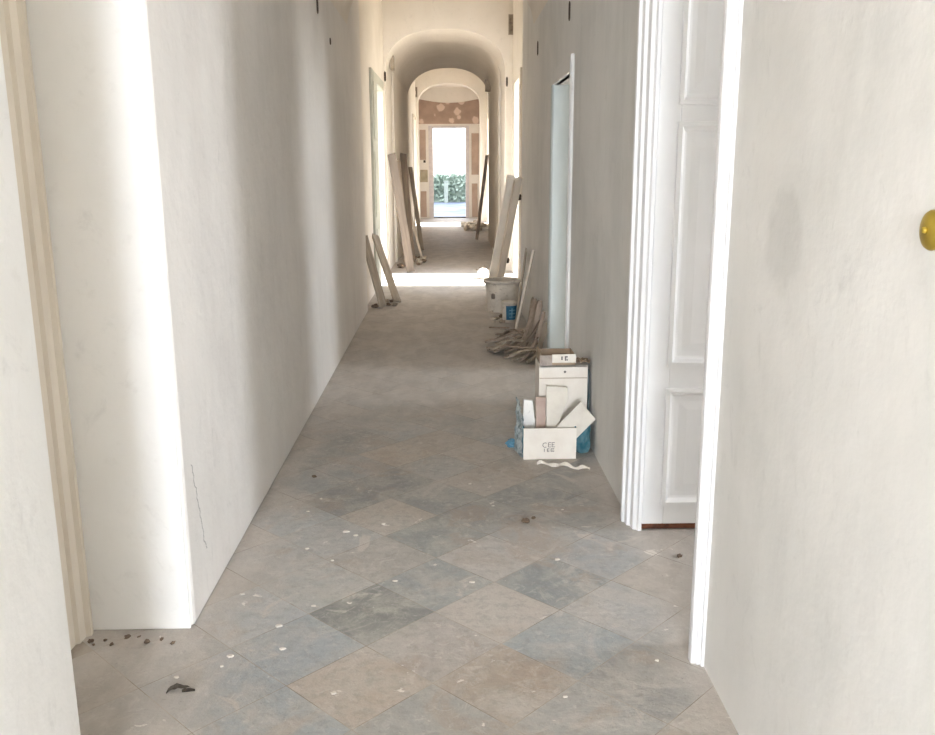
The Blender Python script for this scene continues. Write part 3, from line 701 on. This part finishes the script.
sheet('plastic_film', 'clear wrinkled plastic film at the left side of the low box', 'plastic film', [(.368, 4.74, .002), (.395, 4.60, .002), (.400, 4.62, .22), (.382, 4.78, .30)], CLEARFILM, amp=.006, seed=5)
crumple('plastic_scrap', 'small blue plastic scrap on the floor left of the low box', 'plastic scrap', (.352, 4.80, 0), (.032, .025, .026), simple('blue_plastic', lin(96, 140, 162), lin(70, 120, 146), .35, 6), 8, .2)
# torn white strip on the floor
bm = bmesh.new(); rows = []; n = 22
for i in range(n+1):
    s = i/n; xx = .27*s; yy = -.10*s*s + .022*math.sin(s*15)+.01; ww = .016*(1-.75*abs(2*s-1)**2)+.006*math.sin(i*2.3)*.5+.003
    rows.append([bm.verts.new((xx, yy-ww, .002)), bm.verts.new((xx, yy, .014+.006*math.sin(i*1.1))), bm.verts.new((xx, yy+ww, .002))])
for p, q in zip(rows, rows[1:]):
    for j in range(2): bm.faces.new((p[j], q[j], q[j+1], p[j+1]))
o = link('paper_strip', bm, PAPER, loc=(.465, 4.475, 0)); tag(o, 'torn wavy white paper strip on the floor before the low box', 'paper strip')

# ------------------------------------------------------------------ rubble, debris
crumple('plaster_sack', 'slumped white plaster sack at the foot of the pale plank in the sunlit strip', 'sack', (.50, 12.62, 0), (.085, .10, .085), PAPER, 11, .12, 3)
ra = random.Random(77)
def stone(loc, s, mat, label, group, name='rubble_lump'):
    return crumple(name, label, 'rubble', loc, (s*ra.uniform(.7, 1.3), s*ra.uniform(.7, 1.3), s*ra.uniform(.5, .8)), mat, ra.randint(0, 9999), .35, 2, group, ra.uniform(0, 6))
for i in range(16):
    stone((ra.uniform(-.80, -.40), ra.uniform(13.95, 15.6), 0), ra.uniform(.025, .06), [BROWN_RUBBLE, BROWN_RUBBLE, RUBBLE][i % 3], 'lump of rubble on the floor under the tall left boards', 'rubble under the tall left boards')
for i in range(9):
    stone((ra.uniform(-.86, -.62), ra.uniform(9.85, 10.9), 0), ra.uniform(.015, .035), [BROWN_RUBBLE, OLD_WOOD][i % 2], 'small lump of rubble at the foot of the two short left boards', 'rubble under the short left boards')
for i in range(30):
    u = i/29; lv = i % 3; q = ra.uniform(.05, .11) + .05*u*(lv == 0)
    x = .44+.52*u+ra.uniform(-.03, .03); y = 22.0+ra.uniform(0, 1)**.8*2.4
    z = 0 if lv == 0 else (.03+.06*u if lv == 1 else .01+.03*u)
    stone((x, y, z if lv else 0), q, [RUBBLE, PAPER, CHIP, RUBBLE, PAPER][i % 5], 'chunk in the pale rubble heap at the far right', 'pale rubble heap at the far right')
for i in range(8):
    stone((ra.uniform(.42, .78), ra.uniform(12.95, 14.2), 0), ra.uniform(.015, .04), [RUBBLE, OLD_WOOD][i % 2], 'small crumb beyond the white plaster sack', 'crumbs beyond the plaster sack')
for i in range(7):
    stone((ra.uniform(.40, .56), ra.uniform(8.9, 9.55), 0), ra.uniform(.012, .028), [RUBBLE, OLD_WOOD, BROWN_RUBBLE][i % 3], 'small crumb on the floor left of the paint tub', 'crumbs beside the tub')
for i in range(9):
    stone((-1.215+.28*(i/8)**1.3, 2.76+ra.uniform(-.06, .0), 0), ra.uniform(.004, .011), BROWN_RUBBLE, 'brown crumb at the foot of the cream casing in the left alcove', 'brown crumbs in the left alcove')
lath([(.40, 8.62, .009), (.50, 8.58, .010), (.60, 8.56, .012)], .02, .012, BARK, 'short stick lying on the floor in front of the paint tub', 5, 'stick')
# dried leaf: curled strips
t = thing('dried_leaf', 'curled dark dried leaf on the floor at front left', 'leaf', (-.835, 2.43, 0), .5); t.scale = (.72, .72, .72)
bm = bmesh.new(); rows = []
for i in range(9):
    s = i/8; w_ = .018*math.sin(PI*(s*.9+.08)); rows.append([bm.verts.new((-.05+.10*s, y*w_+.01*math.sin(s*5), .003+.014*abs(y)*math.sin(PI*s)+.006*math.sin(s*9)**2)) for y in (-1, 0, 1)])
for p, q in zip(rows, rows[1:]):
    for j in range(2): bm.faces.new((p[j], q[j], q[j+1], p[j+1]))
link('blade', bm, LEAF, t)
bm = bmesh.new(); rows = []
for i in range(7):
    s = i/6; w_ = .014*math.sin(PI*(s*.9+.08)); rows.append([bm.verts.new((.01+.05*s, -.025+y*w_-.02*s, .003+.010*abs(y))) for y in (-1, 0, 1)])
for p, q in zip(rows, rows[1:]):
    for j in range(2): bm.faces.new((p[j], q[j], q[j+1], p[j+1]))
link('broken_tip', bm, LEAF, t)
stone((.335, 3.70, 0), .016, BROWN_RUBBLE, 'dark clod lying on the floor in mid corridor', None, 'clod')
stone((.375, 3.74, 0), .011, BROWN_RUBBLE, 'smaller dark clod just right of the mid corridor clod', None, 'clod')
stone((-.70, 4.33, 0), .012, BROWN_RUBBLE, 'dark clod on the floor near the left wall', None, 'clod')
stone((.93, 3.32, 0), .010, BROWN_RUBBLE, 'dark clod in the first right doorway', None, 'clod')
def flake(x, y, s, label, group):
    bm = bmesh.new(); n = 6; s *= .8
    ring_ = [((s*ra.uniform(.6, 1.1))*math.cos(2*PI*i/n), (s*ra.uniform(.3, .9))*math.sin(2*PI*i/n)) for i in range(n)]
    a = [bm.verts.new((px, py, 0)) for px, py in ring_]; b = [bm.verts.new((px*.85, py*.85, .004)) for px, py in ring_]
    bm.faces.new(b)
    for i in range(n): bm.faces.new((a[i], a[(i+1) % n], b[(i+1) % n], b[i]))
    o = link('plaster_flake', bm, CHIP, loc=(x, y, .0003)); tag(o, label, 'plaster flake', group)
for x, y, s in ((-.72, 2.62, .020), (-.735, 2.56, .011), (-.60, 2.81, .022), (-.46, 3.62, .024), (-.41, 3.58, .016), (-.215, 3.14, .014), (-.48, 3.33, .010), (-.50, 2.95, .014), (.08, 3.12, .014), (-.56, 2.66, .016),
                (-.30, 3.70, .012), (-.66, 3.86, .012), (-.62, 4.02, .010), (-.78, 3.05, .012), (.43, 3.31, .018), (.52, 3.84, .009), (-.86, 2.50, .012), (-.36, 2.40, .012), (.34, 2.36, .011), (.66, 2.55, .010), (-.60, 3.45, .012), (.1, 4.2, .012), (.2, 3.9, .010)):
    flake(x, y, s, 'flat white plaster flake on the near floor tiles', 'plaster flakes on the near floor')

# ------------------------------------------------------------------ outside
bm = bmesh.new(); lbox(bm, -60, 60, -30, 28.7, -.20, -.08); link('ground', bm, GROUND, kind='structure')
bm = bmesh.new(); lbox(bm, -60, 60, 28.7, 70, -.20, -.03); link('terrace', bm, TERRACE, kind='structure')
wallbox('wall_wing', P_FAR, [(2.6, 7, 28.8, 48, -.1, 11)])  # unseen wall added to keep the sun off the terrace
bm = bmesh.new(); rh = random.Random(2)
for i in range(5200):
    c = Vector((rh.uniform(-4.5, 4.5), 42.9+rh.uniform(-.5, .5), rh.uniform(0, 1)**.8*1.27+rh.uniform(-.04, .05)))
    a = Vector((rh.uniform(-1, 1), rh.uniform(-1, 1), rh.uniform(-1, 1))).normalized()*.11; b = a.orthogonal().normalized()*.07
    bm.faces.new([bm.verts.new(c+q) for q in (a, b, -a, -b)])
lbox(bm, -4.5, 4.5, 42.75, 43.1, 0, 1.15)
o = link('hedge', bm, HEDGE, loc=(0, 0, -.03)); o['kind'] = 'thing'; tag(o, 'low grey-green hedge across the terrace seen through the far open door', 'hedge')
bm = bmesh.new(); lbox(bm, -.09, .09, -.06, .06, 0, .95); lbox(bm, -.12, .12, -.08, .08, .95, 1.0)
o = link('garden_post', bm, POST_M, loc=(-.05, 41.7, -.03)); bevel(o, .01); tag(o, 'pale garden post before the hedge beyond the far door', 'post')

# ------------------------------------------------------------------ light
W = bpy.data.worlds.new('World'); S.world = W; W.use_nodes = True
wn = W.node_tree; bg = wn.nodes['Background']
tc = wn.nodes.new('ShaderNodeTexCoord'); sp = wn.nodes.new('ShaderNodeSeparateXYZ'); mr = wn.nodes.new('ShaderNodeMapRange')
mx = wn.nodes.new('ShaderNodeMix'); mx.data_type = 'RGBA'
wn.links.new(tc.outputs['Generated'], sp.inputs[0]); wn.links.new(sp.outputs[2], mr.inputs[0]); mr.inputs[1].default_value = 0; mr.inputs[2].default_value = .7
wn.links.new(mr.outputs[0], mx.inputs[0]); mx.inputs[6].default_value = (.94, .965, 1, 1); mx.inputs[7].default_value = (.80, .88, 1, 1)
wn.links.new(mx.outputs[2], bg.inputs[0]); bg.inputs[1].default_value = 1.55

def area(name, loc, rot, sx, sy, power, col=(1, 1, 1), portal=False):
    l = bpy.data.lights.new(name, 'AREA'); l.shape = 'RECTANGLE'; l.size = sx; l.size_y = sy; l.energy = power; l.color = col
    if portal: l.cycles.is_portal = True
    o = bpy.data.objects.new(name, l); COL.objects.link(o); o.location = loc; o.rotation_euler = rot
    return o
# daylight through the windows; near side pair added to brighten the near walls
area('window_light_back', (-.04, -6.18, 1.70), (PI/2, 0, 0), 1.22, 2.28, 175, (.83, .905, 1))
area('window_light_room', (4.52, 3.1, 1.7), (PI/2, 0, PI/2), .78, 1.78, 27, (.86, .92, 1))
area('window_light_second_room', (4.52, 6.3, 1.7), (PI/2, 0, PI/2), 1.18, 1.78, 23, (.85, .925, 1))
area('window_light_near_left', (-1.40, -.85, 1.7), (PI/2, 0, -PI/2), 1.28, 1.98, 3, (.83, .905, 1))
area('window_light_near_right', (1.31, -1.2, 1.7), (PI/2, 0, PI/2), 1.18, 1.98, 2, (.83, .905, 1))
# sky portals at the open doorways
area('portal_bay_right', (1.6, 12.5, 1.36), (PI/2, 0, PI/2), 1.5, 2.75, 1, portal=True)
area('portal_bay_left', (-1.6, 12.75, 1.36), (PI/2, 0, -PI/2), 1.5, 2.75, 1, portal=True)
area('portal_far_right', (1.75, 25.15, 1.45), (PI/2, 0, PI/2), 1.6, 2.95, 1, portal=True)
area('portal_far_left', (-1.6, 25.1, 1.45), (PI/2, 0, -PI/2), 1.7, 2.95, 1, portal=True)
area('portal_end', (-.02, 28.85, 1.4), (PI/2, 0, PI), 1.1, 2.8, 1, portal=True)
sun = bpy.data.lights.new('sun', 'SUN'); sun.energy = 9.3; sun.angle = .012; sun.color = (1, .96, .90)
so = bpy.data.objects.new('sun', sun); COL.objects.link(so); so.location = (20, 12, 20)
d = Vector((-1, .06, -1.0)).normalized(); so.rotation_euler = d.to_track_quat('-Z', 'Y').to_euler()

# ------------------------------------------------------------------ camera
cam = bpy.data.cameras.new('camera'); co = bpy.data.objects.new('camera', cam); COL.objects.link(co)
cam.sensor_width = 36; cam.lens = 883.4394/935*36; cam.clip_start = .02; cam.clip_end = 300
right = Vector((.99973085, -.022629, -.00511399)); down = Vector((-.0099742, -.22021883, -.9753995)); fwd = Vector((.02094612, .97518798, -.22038527))
M3 = Matrix((right, -down, -fwd)).transposed()
co.matrix_world = Matrix.Translation((0, 0, 1.55)) @ M3.to_4x4()
S.camera = co
S.view_settings.view_transform = 'Standard'; S.view_settings.look = 'None'; S.view_settings.gamma = 1; S.view_settings.exposure = 2.0
S.view_settings.use_curve_mapping = False
S.cycles.max_bounces = 12; S.cycles.diffuse_bounces = 8
